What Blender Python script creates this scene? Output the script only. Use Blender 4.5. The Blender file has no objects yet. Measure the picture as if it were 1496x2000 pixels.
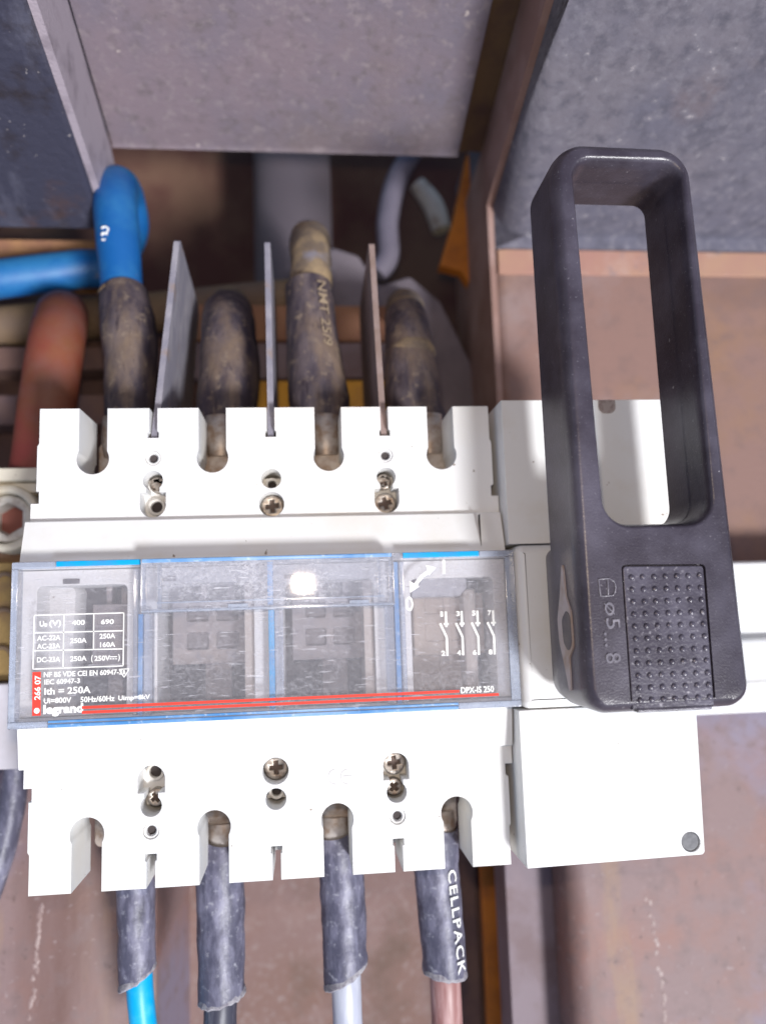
import bpy, bmesh, math, random
from mathutils import Vector, Matrix
from mathutils.geometry import tessellate_polygon
from mathutils import noise as mnoise
random.seed(7)
S = 0.001                                   # everything below is written in millimetres
scene = bpy.context.scene
C = scene.collection

# ------------------------------------------------------------------ camera
CAM_R = Matrix(((0.9947183, -0.0325459, 0.0973461), (0.0195616, 0.9911262, 0.1314768), (-0.1007613, -0.1288781, 0.9865280)))
CAM_C = Vector((9.5851, 5.0861, 235.7335))
F = 1526.65                                 # focal length in pixels of the 1496 x 2000 photograph
cam_d = bpy.data.cameras.new("camera")
cam = bpy.data.objects.new("camera", cam_d)
C.objects.link(cam)
cam.matrix_world = Matrix.Translation(CAM_C * S) @ CAM_R.transposed().to_4x4()
cam_d.sensor_fit = 'VERTICAL'
cam_d.sensor_height = 36.0
cam_d.lens = F / 2000.0 * 36.0
cam_d.clip_start = 0.01
cam_d.clip_end = 50
cam_d.dof.use_dof = True
cam_d.dof.focus_distance = 0.214
cam_d.dof.aperture_fstop = 6.8
scene.camera = cam

def at(px, py, z):
    """point of the photograph's pixel (px, py) on the plane z (mm)"""
    d = CAM_R.transposed() @ Vector(((px - 748) / F, -(py - 1000) / F, -1.0))
    t = (z - CAM_C.z) / d.z
    return CAM_C + d * t

# ------------------------------------------------------------------ light
L = Vector((0.46, -0.62, 1.0)).normalized()
w = bpy.data.worlds.new("World"); scene.world = w
w.use_nodes = True
nt = w.node_tree
bg = nt.nodes["Background"]
sky = nt.nodes.new("ShaderNodeTexSky")
sky.sky_type = 'NISHITA'
sky.sun_disc = False
sky.sun_elevation = math.asin(L.z)
sky.sun_rotation = math.atan2(L.x, L.y)
nt.links.new(sky.outputs[0], bg.inputs[0])
sky.dust_density = 1.5; sky.ozone_density = 1.2; sky.air_density = 1.0
bg.inputs[1].default_value = 0.075
sd = bpy.data.lights.new("sun", 'SUN'); sun = bpy.data.objects.new("sun", sd); C.objects.link(sun)
sd.energy = 3.3; sd.angle = math.radians(11); sd.color = (0.98, 0.985, 1.0)
sun.rotation_euler = L.to_track_quat('Z', 'Y').to_euler()
# the phone's own flash, seen mirrored in the clear cover beside the lens
fd = bpy.data.lights.new("phone_flash", 'AREA'); fl = bpy.data.objects.new("phone_flash", fd); C.objects.link(fl)
fd.shape = 'RECTANGLE'; fd.size = 0.009; fd.size_y = 0.007; fd.energy = 0.15; fd.color = (1.0, 0.79, 0.57)
fl.location = (0.0085, 0.0235, 0.236)
scene.view_settings.view_transform = 'Standard'
scene.view_settings.look = 'None'
scene.view_settings.gamma = 1.0
scene.view_settings.exposure = 0.3

# ------------------------------------------------------------------ materials
def lin(r, g, b):
    f = lambda v: (v / 255 / 12.92) if v <= 10 else ((v / 255 + 0.055) / 1.055) ** 2.4
    return (f(r), f(g), f(b), 1.0)

def N(t, kind, **kw):
    n = t.nodes.new(kind)
    for k, v in kw.items(): setattr(n, k, v)
    return n

def noise_fac(t, tc, scale, lo, hi, detail=6, rough=0.6, stretch=None):
    n = N(t, "ShaderNodeTexNoise")
    n.inputs["Scale"].default_value = scale; n.inputs["Detail"].default_value = detail; n.inputs["Roughness"].default_value = rough
    src = tc
    if stretch:
        mp = N(t, "ShaderNodeMapping"); mp.inputs["Scale"].default_value = stretch
        t.links.new(tc, mp.inputs[0]); src = mp.outputs[0]
    t.links.new(src, n.inputs["Vector"])
    r = N(t, "ShaderNodeMapRange"); r.inputs[1].default_value = lo; r.inputs[2].default_value = hi
    t.links.new(n.outputs[0], r.inputs[0])
    return r.outputs[0]

def mixc(t, fac, a, b):
    m = N(t, "ShaderNodeMix", data_type='RGBA')
    t.links.new(fac, m.inputs[0])
    for sock, v in ((m.inputs[6], a), (m.inputs[7], b)):
        if isinstance(v, tuple): sock.default_value = v
        else: t.links.new(v, sock)
    return m.outputs[2]

MATS = {}
def mat(name, base, layers=(), rough=0.55, spec=0.5, metal=0.0, bump=0.0, bscale=900, coat=0, rvar=0.0):
    """layers: (colour, noise scale, low, high[, stretch]) laid one over the other"""
    m = bpy.data.materials.new(name); m.use_nodes = True
    t = m.node_tree; p = t.nodes["Principled BSDF"]
    tc = N(t, "ShaderNodeTexCoord").outputs["Object"]
    col = base
    for l in layers:
        col = mixc(t, noise_fac(t, tc, l[1], l[2], l[3], stretch=l[4] if len(l) > 4 else None), col, l[0])
    if isinstance(col, tuple): p.inputs["Base Color"].default_value = col
    else: t.links.new(col, p.inputs["Base Color"])
    p.inputs["Roughness"].default_value = rough
    p.inputs["Specular IOR Level"].default_value = spec
    p.inputs["Metallic"].default_value = metal
    if coat: p.inputs["Coat Weight"].default_value = coat
    if rvar:
        r = noise_fac(t, tc, 300, 0.3, 0.7)
        mr = N(t, "ShaderNodeMapRange"); mr.inputs[3].default_value = rough - rvar; mr.inputs[4].default_value = rough + rvar
        t.links.new(r, mr.inputs[0]); t.links.new(mr.outputs[0], p.inputs["Roughness"])
    if bump:
        n = N(t, "ShaderNodeTexNoise"); n.inputs["Scale"].default_value = bscale; n.inputs["Detail"].default_value = 5
        t.links.new(tc, n.inputs["Vector"])
        b = N(t, "ShaderNodeBump"); b.inputs["Strength"].default_value = bump; b.inputs["Distance"].default_value = 0.0006
        t.links.new(n.outputs[0], b.inputs["Height"]); t.links.new(b.outputs[0], p.inputs["Normal"])
    MATS[name] = m
    return m

def clear(name, tint, dust, dlo, dhi, dmax, dscale=900, scratch=True, rough=0.03, base_dust=0.03):
    m = bpy.data.materials.new(name); m.use_nodes = True
    t = m.node_tree; t.nodes.clear()
    out = N(t, "ShaderNodeOutputMaterial")
    tc = N(t, "ShaderNodeTexCoord").outputs["Object"]
    tr = N(t, "ShaderNodeBsdfTransparent"); tr.inputs[0].default_value = tint
    df = N(t, "ShaderNodeBsdfDiffuse"); df.inputs[0].default_value = dust
    gl = N(t, "ShaderNodeBsdfGlossy"); gl.inputs[0].default_value = (1, 1, 1, 1); gl.inputs["Roughness"].default_value = rough
    fr = N(t, "ShaderNodeFresnel"); fr.inputs[0].default_value = 1.5
    fine = noise_fac(t, tc, dscale, dlo, dhi, 8, 0.75)
    big = noise_fac(t, tc, 60, 0.35, 0.72)
    mul = N(t, "ShaderNodeMath", operation='MULTIPLY'); t.links.new(fine, mul.inputs[0]); t.links.new(big, mul.inputs[1])
    fac = mul.outputs[0]
    if scratch:
        for ang, sc in ((0.5, 160), (2.2, 210)):
            mp = N(t, "ShaderNodeMapping"); mp.inputs["Rotation"].default_value = (0, 0, ang); mp.inputs["Scale"].default_value = (1, 9, 1)
            t.links.new(tc, mp.inputs[0])
            s = N(t, "ShaderNodeTexNoise"); s.inputs["Scale"].default_value = sc; s.inputs["Detail"].default_value = 3
            t.links.new(mp.outputs[0], s.inputs["Vector"])
            r = N(t, "ShaderNodeMapRange"); r.inputs[1].default_value = 0.66; r.inputs[2].default_value = 0.72
            t.links.new(s.outputs[0], r.inputs[0])
            mx = N(t, "ShaderNodeMath", operation='MAXIMUM'); t.links.new(fac, mx.inputs[0]); t.links.new(r.outputs[0], mx.inputs[1])
            fac = mx.outputs[0]
    mr = N(t, "ShaderNodeMapRange"); mr.inputs[3].default_value = base_dust; mr.inputs[4].default_value = dmax
    t.links.new(fac, mr.inputs[0])
    a = N(t, "ShaderNodeMixShader"); t.links.new(mr.outputs[0], a.inputs[0]); t.links.new(tr.outputs[0], a.inputs[1]); t.links.new(df.outputs[0], a.inputs[2])
    b = N(t, "ShaderNodeMixShader"); t.links.new(fr.outputs[0], b.inputs[0]); t.links.new(a.outputs[0], b.inputs[1]); t.links.new(gl.outputs[0], b.inputs[2])
    t.links.new(b.outputs[0], out.inputs[0])
    MATS[name] = m
    return m

WHITE = mat("white_plastic", (0.80, 0.80, 0.80, 1), [((0.78, 0.74, 0.66, 1), 16, 0.50, 0.78), ((0.76, 0.74, 0.71, 1), 70, 0.5, 0.75), ((0.25, 0.19, 0.15, 1), 330, 0.695, 0.73)], rough=0.5, spec=0.35, bump=0.05)
CREAM = mat("aged_plastic", (0.76, 0.70, 0.58, 1), [((0.62, 0.50, 0.33, 1), 60, 0.5, 0.72), ((0.25, 0.18, 0.12, 1), 350, 0.68, 0.74)], rough=0.55, spec=0.35, bump=0.06)
DIRTYW = mat("dirty_white_plastic", (0.648, 0.621, 0.576, 1), [((0.360, 0.279, 0.216, 1), 160, 0.48, 0.7)], rough=0.6, bump=0.15)
MECH = mat("grey_mechanism", (0.29, 0.262, 0.27, 1), [((0.34, 0.28, 0.25, 1), 40, 0.42, 0.65), ((0.22, 0.2, 0.22, 1), 300, 0.5, 0.7)], rough=0.6)
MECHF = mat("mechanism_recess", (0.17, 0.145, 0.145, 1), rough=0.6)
MECHD = mat("dark_mechanism", (0.085, 0.075, 0.09, 1), [((0.14, 0.12, 0.12, 1), 120, 0.45, 0.7)], rough=0.6)
BLACK = mat("black_handle_plastic", (0.042, 0.034, 0.048, 1), [((0.095, 0.085, 0.115, 1), 45, 0.42, 0.7), ((0.20, 0.19, 0.22, 1), 1200, 0.62, 0.76), ((0.36, 0.34, 0.37, 1), 420, 0.70, 0.75)], rough=0.33, spec=0.6, bump=0.14, bscale=1800)
BLACKP = mat("black_pad_plastic", (0.055, 0.047, 0.066, 1), [((0.13, 0.12, 0.16, 1), 70, 0.42, 0.7), ((0.38, 0.36, 0.40, 1), 800, 0.60, 0.74)], rough=0.3, spec=0.65, bump=0.2, bscale=1300)
SCREW = mat("screw_steel", (0.42, 0.38, 0.34, 1), [((0.20, 0.15, 0.12, 1), 500, 0.45, 0.65)], rough=0.42, metal=0.7, bump=0.2)
DARKHOLE = mat("dark_recess", (0.05, 0.04, 0.04, 1), rough=0.8)
LUG = mat("tinned_lug_metal", (0.48, 0.44, 0.42, 1), [((0.27, 0.19, 0.14, 1), 180, 0.42, 0.62)], rough=0.45, metal=0.5, bump=0.15)
SHRINK = mat("black_heat_shrink", (0.085, 0.083, 0.125, 1), [((0.23, 0.225, 0.31, 1), 130, 0.44, 0.66, (1.6, 0.6, 1.6)), ((0.34, 0.34, 0.40, 1), 500, 0.58, 0.74), ((0.05, 0.048, 0.07, 1), 90, 0.56, 0.72, (2, .6, 2))], rough=0.46, bump=0.5, bscale=300)
SHRINKR = mat("heat_shrink_cut_edge", (0.40, 0.39, 0.42, 1), [((0.22, 0.2, 0.24, 1), 700, 0.42, 0.62)], rough=0.8, bump=0.5)
SHRINKD = mat("dusty_heat_shrink", (0.045, 0.035, 0.05, 1), [((0.12, 0.095, 0.105, 1), 90, 0.42, 0.6, (1.8, 0.4, 1.8)), ((0.19, 0.135, 0.10, 1), 60, 0.48, 0.68, (1.5, 0.5, 1.5)), ((0.26, 0.20, 0.15, 1), 300, 0.56, 0.74), ((0.03, 0.02, 0.03, 1), 180, 0.58, 0.72, (2, .4, 2))], rough=0.62, bump=0.55, bscale=260)
DUSTY = mat("dusty_conductor", (0.16, 0.12, 0.09, 1), [((0.33, 0.24, 0.14, 1), 110, 0.42, 0.62), ((0.2, 0.19, 0.23, 1), 90, 0.56, 0.68)], rough=0.8, bump=0.3)
BLUEC = mat("blue_insulation", (0.0, 0.42, 0.84, 1), [((0.04, 0.50, 0.86, 1), 200, 0.5, 0.7)], rough=0.42)
BLUED = mat("deep_blue_insulation", (0.006, 0.112, 0.370, 1), [((0.024, 0.172, 0.409, 1), 70, 0.4, 0.65), ((0.288, 0.238, 0.198, 1), 95, 0.64, 0.74)], rough=0.5)
BLKC = mat("black_insulation", (0.05, 0.05, 0.075, 1), [((0.16, 0.16, 0.2, 1), 300, 0.5, 0.72, (2, .3, 2))], rough=0.45)
GREYC = mat("grey_insulation", (0.46, 0.48, 0.58, 1), [((0.6, 0.62, 0.7, 1), 160, 0.45, 0.65, (2, .2, 2))], rough=0.4)
BROWNC = mat("brown_insulation", (0.32, 0.15, 0.14, 1), [((0.50, 0.31, 0.30, 1), 150, 0.47, 0.66, (2.4, .2, 2.4)), ((0.6, 0.45, 0.42, 1), 800, 0.66, 0.76)], rough=0.42)
REDC = mat("red_insulation", (0.224, 0.043, 0.034, 1), [((0.218, 0.077, 0.034, 1), 30, 0.42, 0.62), ((0.218, 0.119, 0.105, 1), 25, 0.5, 0.8)], rough=0.6)
BARRIER = mat("grey_barrier_plate", (0.24, 0.23, 0.28, 1), [((0.36, 0.34, 0.38, 1), 160, 0.45, 0.66, (1, .4, 1)), ((0.30, 0.22, 0.18, 1), 90, 0.58, 0.7)], rough=0.65, bump=0.25)
BARRIERB = mat("brown_stained_plate", (0.29, 0.21, 0.19, 1), [((0.36, 0.28, 0.27, 1), 120, 0.45, 0.66, (1, .4, 1)), ((0.22, 0.15, 0.12, 1), 60, 0.5, 0.7)], rough=0.65, bump=0.25)
RUST = mat("brown_primer_steel", (0.255, 0.170, 0.165, 1), [((0.30, 0.155, 0.125, 1), 22, 0.45, 0.62), ((0.24, 0.205, 0.27, 1), 13, 0.50, 0.64), ((0.36, 0.235, 0.135, 1), 17, 0.56, 0.70, (2.0, .3, 1)), ((0.16, 0.085, 0.07, 1), 9, 0.54, 0.72, (2.2, .35, 1)), ((0.20, 0.135, 0.13, 1), 120, 0.5, 0.75), ((0.36, 0.29, 0.29, 1), 300, 0.62, 0.76), ((0.13, 0.08, 0.07, 1), 240, 0.64, 0.74)], rough=0.62, bump=0.2, bscale=500)
RUSTU = mat("pinkish_primer_steel", (0.255, 0.150, 0.125, 1), [((0.29, 0.160, 0.085, 1), 14, 0.46, 0.66), ((0.28, 0.205, 0.20, 1), 18, 0.50, 0.68), ((0.19, 0.11, 0.085, 1), 12, 0.52, 0.74, (1, 2.0, 1)), ((0.20, 0.125, 0.11, 1), 150, 0.5, 0.8), ((0.55, 0.45, 0.42, 1), 110, 0.68, 0.74)], rough=0.62, bump=0.2, bscale=500)
RUSTD = mat("dark_brown_steel", (0.15, 0.085, 0.075, 1), [((0.21, 0.12, 0.09, 1), 40, 0.45, 0.65)], rough=0.7)
LILAC = mat("dusty_back_sheet", (0.224, 0.141, 0.129, 1), [((0.202, 0.114, 0.090, 1), 14, 0.42, 0.65), ((0.253, 0.167, 0.154, 1), 90, 0.5, 0.75), ((0.30, 0.24, 0.23, 1), 380, 0.54, 0.8), ((0.13, 0.08, 0.06, 1), 34, 0.55, 0.75)], rough=0.75, bump=0.4, bscale=300)
STRIPM = mat("grey_lilac_steel", (0.238, 0.183, 0.208, 1), [((0.187, 0.128, 0.136, 1), 50, 0.45, 0.65), ((0.425, 0.374, 0.391, 1), 230, 0.7, 0.76)], rough=0.65, bump=0.2)
WELD = mat("weld_metal", (0.30, 0.205, 0.19, 1), [((0.42, 0.32, 0.30, 1), 300, 0.45, 0.6)], rough=0.5)
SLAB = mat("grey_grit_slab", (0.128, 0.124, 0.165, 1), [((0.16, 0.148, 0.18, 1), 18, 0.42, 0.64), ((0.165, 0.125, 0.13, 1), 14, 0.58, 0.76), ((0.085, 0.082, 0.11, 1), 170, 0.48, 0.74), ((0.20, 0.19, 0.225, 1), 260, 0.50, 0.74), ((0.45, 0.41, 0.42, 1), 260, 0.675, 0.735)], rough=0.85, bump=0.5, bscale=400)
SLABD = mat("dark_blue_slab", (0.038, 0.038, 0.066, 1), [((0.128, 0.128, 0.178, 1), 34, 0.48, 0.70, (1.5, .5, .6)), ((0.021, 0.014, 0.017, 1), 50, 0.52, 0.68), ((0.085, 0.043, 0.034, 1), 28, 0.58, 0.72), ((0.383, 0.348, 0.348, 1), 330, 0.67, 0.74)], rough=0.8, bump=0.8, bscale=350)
PLATE = mat("dusty_grey_plate", (0.215, 0.168, 0.195, 1), [((0.165, 0.145, 0.185, 1), 16, 0.42, 0.64), ((0.20, 0.150, 0.145, 1), 12, 0.52, 0.72), ((0.145, 0.12, 0.13, 1), 200, 0.52, 0.74), ((0.27, 0.225, 0.24, 1), 260, 0.54, 0.74), ((0.50, 0.43, 0.41, 1), 240, 0.695, 0.745)], rough=0.8, bump=0.4, bscale=420)
STRIPU = mat("lilac_flange", (0.36, 0.31, 0.36, 1), [((0.18, 0.15, 0.18, 1), 60, 0.48, 0.7), ((0.5, 0.45, 0.45, 1), 400, 0.7, 0.77)], rough=0.8, bump=0.5)
EDGEB = mat("brown_flange_side", (0.30, 0.18, 0.15, 1), [((0.38, 0.25, 0.22, 1), 40, 0.45, 0.65)], rough=0.75, bump=0.3)
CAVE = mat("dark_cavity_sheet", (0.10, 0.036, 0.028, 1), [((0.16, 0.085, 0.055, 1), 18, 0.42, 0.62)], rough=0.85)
ORANGE = mat("orange_paint", (0.62, 0.20, 0.02, 1), [((0.36, 0.11, 0.02, 1), 40, 0.45, 0.65)], rough=0.6)
YELLOW = mat("yellow_busbar_paint", (0.78, 0.40, 0.04, 1), [((0.6, 0.3, 0.05, 1), 60, 0.45, 0.65)], rough=0.5)
PIPE = mat("grey_pipe", (0.150, 0.124, 0.143, 1), [((0.150, 0.120, 0.135, 1), 40, 0.45, 0.65)], rough=0.6)
TAN = mat("tan_dust_pipe", (0.240, 0.160, 0.092, 1), [((0.176, 0.120, 0.088, 1), 50, 0.42, 0.65)], rough=0.8)
OBAR = mat("orange_brown_bar", (0.36, 0.18, 0.10, 1), [((0.28, 0.13, 0.08, 1), 40, 0.42, 0.65)], rough=0.7)
GREYW = mat("pale_grey_sheath", (0.225, 0.202, 0.260, 1), [((0.180, 0.158, 0.208, 1), 60, 0.42, 0.65)], rough=0.6)
BRASS = mat("dirty_brass", (0.42, 0.28, 0.11, 1), [((0.30, 0.19, 0.10, 1), 120, 0.45, 0.65)], rough=0.45, metal=0.4, bump=0.2)
INK = mat("white_print", (0.86, 0.86, 0.84, 1), rough=0.7, spec=0.2)
REDINK = mat("red_print", (0.74, 0.06, 0.04, 1), rough=0.6, spec=0.3)
BLUEP = mat("blue_reflection_tint", (0.07, 0.25, 0.56, 1), [((0.25, 0.43, 0.70, 1), 60, 0.40, 0.66), ((0.5, 0.62, 0.78, 1), 600, 0.58, 0.74)], rough=0.3, spec=0.5)  # blue reflection in the clear plastic edges, put in as colour
BLUEB = mat("bright_blue_reflection", (0.0, 0.36, 0.74, 1), [((0.05, 0.28, 0.6, 1), 120, 0.45, 0.68)], rough=0.3, spec=0.5)  # stronger blue of the same painted edge reflection
PANE = clear("clear_cover_plastic", (0.97, 0.97, 0.99, 1), (0.72, 0.72, 0.78, 1), 0.48, 0.70, 0.40, base_dust=0.11)
PANED = clear("dusty_cover_plastic", (0.95, 0.96, 0.99, 1), (0.74, 0.74, 0.80, 1), 0.44, 0.62, 0.60, base_dust=0.14)
RIM = clear("clear_plastic_edge", (0.86, 0.90, 0.97, 1), (0.74, 0.78, 0.87, 1), 0.3, 0.7, 0.55, 250, False, 0.1, 0.22)

# ------------------------------------------------------------------ mesh helpers
def obj(name, bm, m, parent=None, sharp=35):
    bmesh.ops.remove_doubles(bm, verts=bm.verts, dist=1e-5)
    bmesh.ops.recalc_face_normals(bm, faces=bm.faces)
    me = bpy.data.meshes.new(name)
    if parent is not None:
        org = Vector(parent["_o"])
    else:
        lo = [min(v.co[i] for v in bm.verts) for i in range(3)]; hi = [max(v.co[i] for v in bm.verts) for i in range(3)]
        org = Vector(((lo[0] + hi[0]) / 2, (lo[1] + hi[1]) / 2, lo[2]))
    for v in bm.verts: v.co = (v.co - org) * S
    bm.to_mesh(me); bm.free()
    me.polygons.foreach_set("use_smooth", [True] * len(me.polygons))
    me.set_sharp_from_angle(angle=math.radians(sharp))
    me.materials.append(m)
    o = bpy.data.objects.new(name, me); C.objects.link(o)
    wn = o.modifiers.new("normals", 'WEIGHTED_NORMAL'); wn.keep_sharp = True; wn.weight = 100
    if parent is not None:
        o.parent = parent; o["_o"] = parent["_o"]
    else:
        o.location = org * S; o["_o"] = tuple(org)
    return o

def tag(o, label, cat, group=None):
    o["label"] = label; o["category"] = cat
    if group: o["group"] = group
    return o

def thing(name, label, cat, loc, group=None):
    o = bpy.data.objects.new(name, None); C.objects.link(o)
    o.empty_display_size = 0.01
    o.location = Vector(loc) * S; o["_o"] = tuple(loc)
    return tag(o, label, cat, group)

def struct(o):
    o["kind"] = "structure"; return o

def area2(l):
    return sum(l[i][0] * l[(i + 1) % len(l)][1] - l[(i + 1) % len(l)][0] * l[i][1] for i in range(len(l)))

def clean(l, eps=1e-4):
    o = []
    for p in l:
        if not o or (abs(p[0] - o[-1][0]) + abs(p[1] - o[-1][1])) > eps: o.append((p[0], p[1]))
    if abs(o[0][0] - o[-1][0]) + abs(o[0][1] - o[-1][1]) <= eps: o.pop()
    return o

def inset(l, d):
    if d == 0: return list(l)
    n = len(l); out = []
    for i in range(n):
        a, b, c = Vector(l[i - 1]), Vector(l[i]), Vector(l[(i + 1) % n])
        e1 = (b - a).normalized(); e2 = (c - b).normalized()
        n1 = Vector((-e1.y, e1.x)); n2 = Vector((-e2.y, e2.x))
        k = 1 + n1.dot(n2)
        m = (n1 + n2) / max(k, 0.35)
        out.append((b.x + m.x * d, b.y + m.y * d))
    return out

def prism(bm, outer, holes=(), z0=0, z1=1, c=0.0, layers=None, M=None):
    """extrude an outline with holes along z; layers = [(inset, z)] from back to front"""
    loops = [clean(outer)] + [clean(h) for h in holes]
    if area2(loops[0]) < 0: loops[0].reverse()
    for i in range(1, len(loops)):
        if area2(loops[i]) > 0: loops[i].reverse()
    if layers is None:
        layers = [(0, z0), (0, z1)] if not c else [(0, z0), (0, z1 - c), (c * 0.35, z1 - c * 0.3), (c, z1)]
    rings = []
    for d, z in layers:
        rs = []
        for l in loops:
            rs.append([bm.verts.new((M @ Vector((x, y, z))) if M else (x, y, z)) for x, y in inset(l, d)])
        rings.append(rs)
    for a, b in zip(rings, rings[1:]):
        for la, lb in zip(a, b):
            n = len(la)
            for i in range(n):
                bm.faces.new((la[i], la[(i + 1) % n], lb[(i + 1) % n], lb[i]))
    for (d, z), rs, flip in ((layers[0], rings[0], True), (layers[-1], rings[-1], False)):
        pl = [[Vector((x, y, 0)) for x, y in inset(l, d)] for l in loops]
        flat = [v for r in rs for v in r]
        if len(pl) == 1 and len(pl[0]) == 4:
            try: bm.faces.new(flat if not flip else flat[::-1])
            except ValueError: pass
            continue
        for tri in tessellate_polygon(pl):
            try: bm.faces.new([flat[i] for i in (tri if not flip else tri[::-1])])
            except ValueError: pass
    return bm

def P(*a, **k):
    return prism(bmesh.new(), *a, **k)

def rect(x0, y0, x1, y1):
    return [(x0, y0), (x1, y0), (x1, y1), (x0, y1)]

def rpoly(pts, n=8):
    """pts (x, y, radius): rounded polygon"""
    out = []
    m = len(pts)
    for i in range(m):
        a, b, c = Vector(pts[i - 1][:2]), Vector(pts[i][:2]), Vector(pts[(i + 1) % m][:2])
        r = pts[i][2] if len(pts[i]) > 2 else 0
        if r <= 0: out.append(tuple(b)); continue
        u = (a - b).normalized(); v = (c - b).normalized()
        ang = math.acos(max(-1, min(1, u.dot(v))))
        t = min(r / math.tan(ang / 2), 0.49 * (a - b).length, 0.49 * (c - b).length)
        r = t * math.tan(ang / 2)
        cen = b + (u + v).normalized() * (r / math.sin(ang / 2))
        s = b + u * t - cen; e = b + v * t - cen
        a0 = math.atan2(s.y, s.x); a1 = math.atan2(e.y, e.x)
        d = (a1 - a0 + math.pi) % (2 * math.pi) - math.pi
        for k in range(n + 1):
            q = a0 + d * k / n
            out.append((cen.x + r * math.cos(q), cen.y + r * math.sin(q)))
    return out

def rrect(x0, y0, x1, y1, r, n=6):
    return rpoly([(x0, y0, r), (x1, y0, r), (x1, y1, r), (x0, y1, r)], n)

def circle(cx, cy, r, n=32):
    return [(cx + r * math.cos(2 * math.pi * i / n), cy + r * math.sin(2 * math.pi * i / n)) for i in range(n)]

def arc(cx, cy, r, a0, a1, n=16):
    return [(cx + r * math.cos(math.radians(a0 + (a1 - a0) * i / n)), cy + r * math.sin(math.radians(a0 + (a1 - a0) * i / n))) for i in range(n + 1)]

def box(bm, x0, y0, z0, x1, y1, z1, c=0.0):
    return prism(bm, rect(x0, y0, x1, y1), (), z0, z1, c)

YZX = Matrix(((0, 0, 1), (1, 0, 0), (0, 1, 0)))        # outline (y, z) extruded along x

def spline(pts, sub=8):
    """Catmull-Rom through (x, y, z, r) points"""
    P_ = [Vector(p) for p in pts]
    out = []
    for i in range(len(P_) - 1):
        p0 = P_[max(i - 1, 0)]; p1 = P_[i]; p2 = P_[i + 1]; p3 = P_[min(i + 2, len(P_) - 1)]
        for k in range(sub):
            t = k / sub
            out.append(0.5 * ((2 * p1) + (p2 - p0) * t + (2 * p0 - 5 * p1 + 4 * p2 - p3) * t * t + (3 * p1 - p0 - 3 * p2 + p3) * t ** 3))
    out.append(P_[-1])
    return out

def tube(bm, pts, seg=28, cap=True, wob=0.0, wscale=0.12, flat=1.0, end_shift=None, seed=0.0, sub=8):
    """tube through (x, y, z, r); wob = uneven surface (mm); end_shift(angle) moves the last ring along the axis"""
    sp = spline([Vector(p) if len(p) == 4 else Vector(p) for p in [Vector((*p,)) for p in pts]], sub)
    c = [Vector(p[:3]) for p in sp]
    rings = []; up = None
    for i, p in enumerate(c):
        tg = (c[min(i + 1, len(c) - 1)] - c[max(i - 1, 0)]).normalized()
        if up is None:
            ref = Vector((0, 0, 1)) if abs(tg.z) < 0.9 else Vector((0, 1, 0))
            up = (ref - tg * ref.dot(tg)).normalized()
        else:
            up = (up - tg * up.dot(tg)).normalized()
        sd_ = tg.cross(up)
        r = sp[i][3]; ring = []
        for k in range(seg):
            a = 2 * math.pi * k / seg
            q = p + (sd_ * math.cos(a) + up * math.sin(a) * flat) * r
            if wob:
                nn = mnoise.noise(q * wscale + Vector((seed, seed * 2.1, 0)))
                n2 = mnoise.noise(q * wscale * 3 + Vector((seed + 9, 0, 3)))
                q += (q - p).normalized() * wob * (nn + 0.45 * n2)
            if end_shift and i >= len(c) - 3:
                q += tg * end_shift(a) * (1.0, 0.66, 0.33)[len(c) - 1 - i]
            ring.append(bm.verts.new(q))
        rings.append(ring)
    for a, b in zip(rings, rings[1:]):
        for k in range(seg):
            bm.faces.new((a[k], a[(k + 1) % seg], b[(k + 1) % seg], b[k]))
    if cap:
        bm.faces.new(rings[0][::-1]); bm.faces.new(rings[-1])
    return bm

def lathe(bm, prof, cx, cy, n=32):
    """profile (r, z) turned about the z axis through (cx, cy)"""
    rings = [[bm.verts.new((cx + r * math.cos(2 * math.pi * k / n), cy + r * math.sin(2 * math.pi * k / n), z)) for k in range(n)] for r, z in prof]
    for a, b in zip(rings, rings[1:]):
        for k in range(n):
            bm.faces.new((a[k], a[(k + 1) % n], b[(k + 1) % n], b[k]))
    bm.faces.new(rings[0][::-1]); bm.faces.new(rings[-1])
    return bm

def glyphs(text, bold=0.0, ext=0.0, space=1.0):
    """the text as a mesh in its own plane: list of verts and faces, x from 0"""
    cu = bpy.data.curves.new("t", 'FONT'); cu.body = text; cu.size = 1.0
    cu.offset = bold; cu.extrude = ext; cu.resolution_u = 3; cu.space_character = space
    o = bpy.data.objects.new("t", cu); C.objects.link(o)
    dg = bpy.context.evaluated_depsgraph_get()
    me = o.evaluated_get(dg).to_mesh()
    vs = [v.co.copy() for v in me.vertices]; fs = [tuple(p.vertices) for p in me.polygons]
    o.evaluated_get(dg).to_mesh_clear()
    bpy.data.objects.remove(o); bpy.data.curves.remove(cu)
    x0 = min(v.x for v in vs); x1 = max(v.x for v in vs); y0 = min(v.y for v in vs); y1 = max(v.y for v in vs)
    return vs, fs, (x0, x1, y0, y1)

def text_into(bm, text, org, ux, uy, w, h, bold=0.02, ext=0.0, up=Vector((0, 0, 1)), warp=None, space=1.0):
    """text scaled to w x h mm, its lower left corner at org, along unit vectors ux, uy"""
    vs, fs, (x0, x1, y0, y1) = glyphs(text, bold, 1.0 if ext else 0.0, space)
    out = []
    for v in vs:
        a = (v.x - x0) / (x1 - x0) * w; b = (v.y - y0) / (y1 - y0) * h
        q = (warp(a, b, v.z * ext) if warp else org + ux * a + uy * b + up * (v.z * ext))
        out.append(bm.verts.new(q))
    for f in fs:
        try: bm.faces.new([out[i] for i in f])
        except ValueError: pass
    return bm

X = Vector((1, 0, 0)); Y = Vector((0, 1, 0)); Z = Vector((0, 0, 1))

# ================================================================== the surroundings
ZB = -60.0
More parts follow.
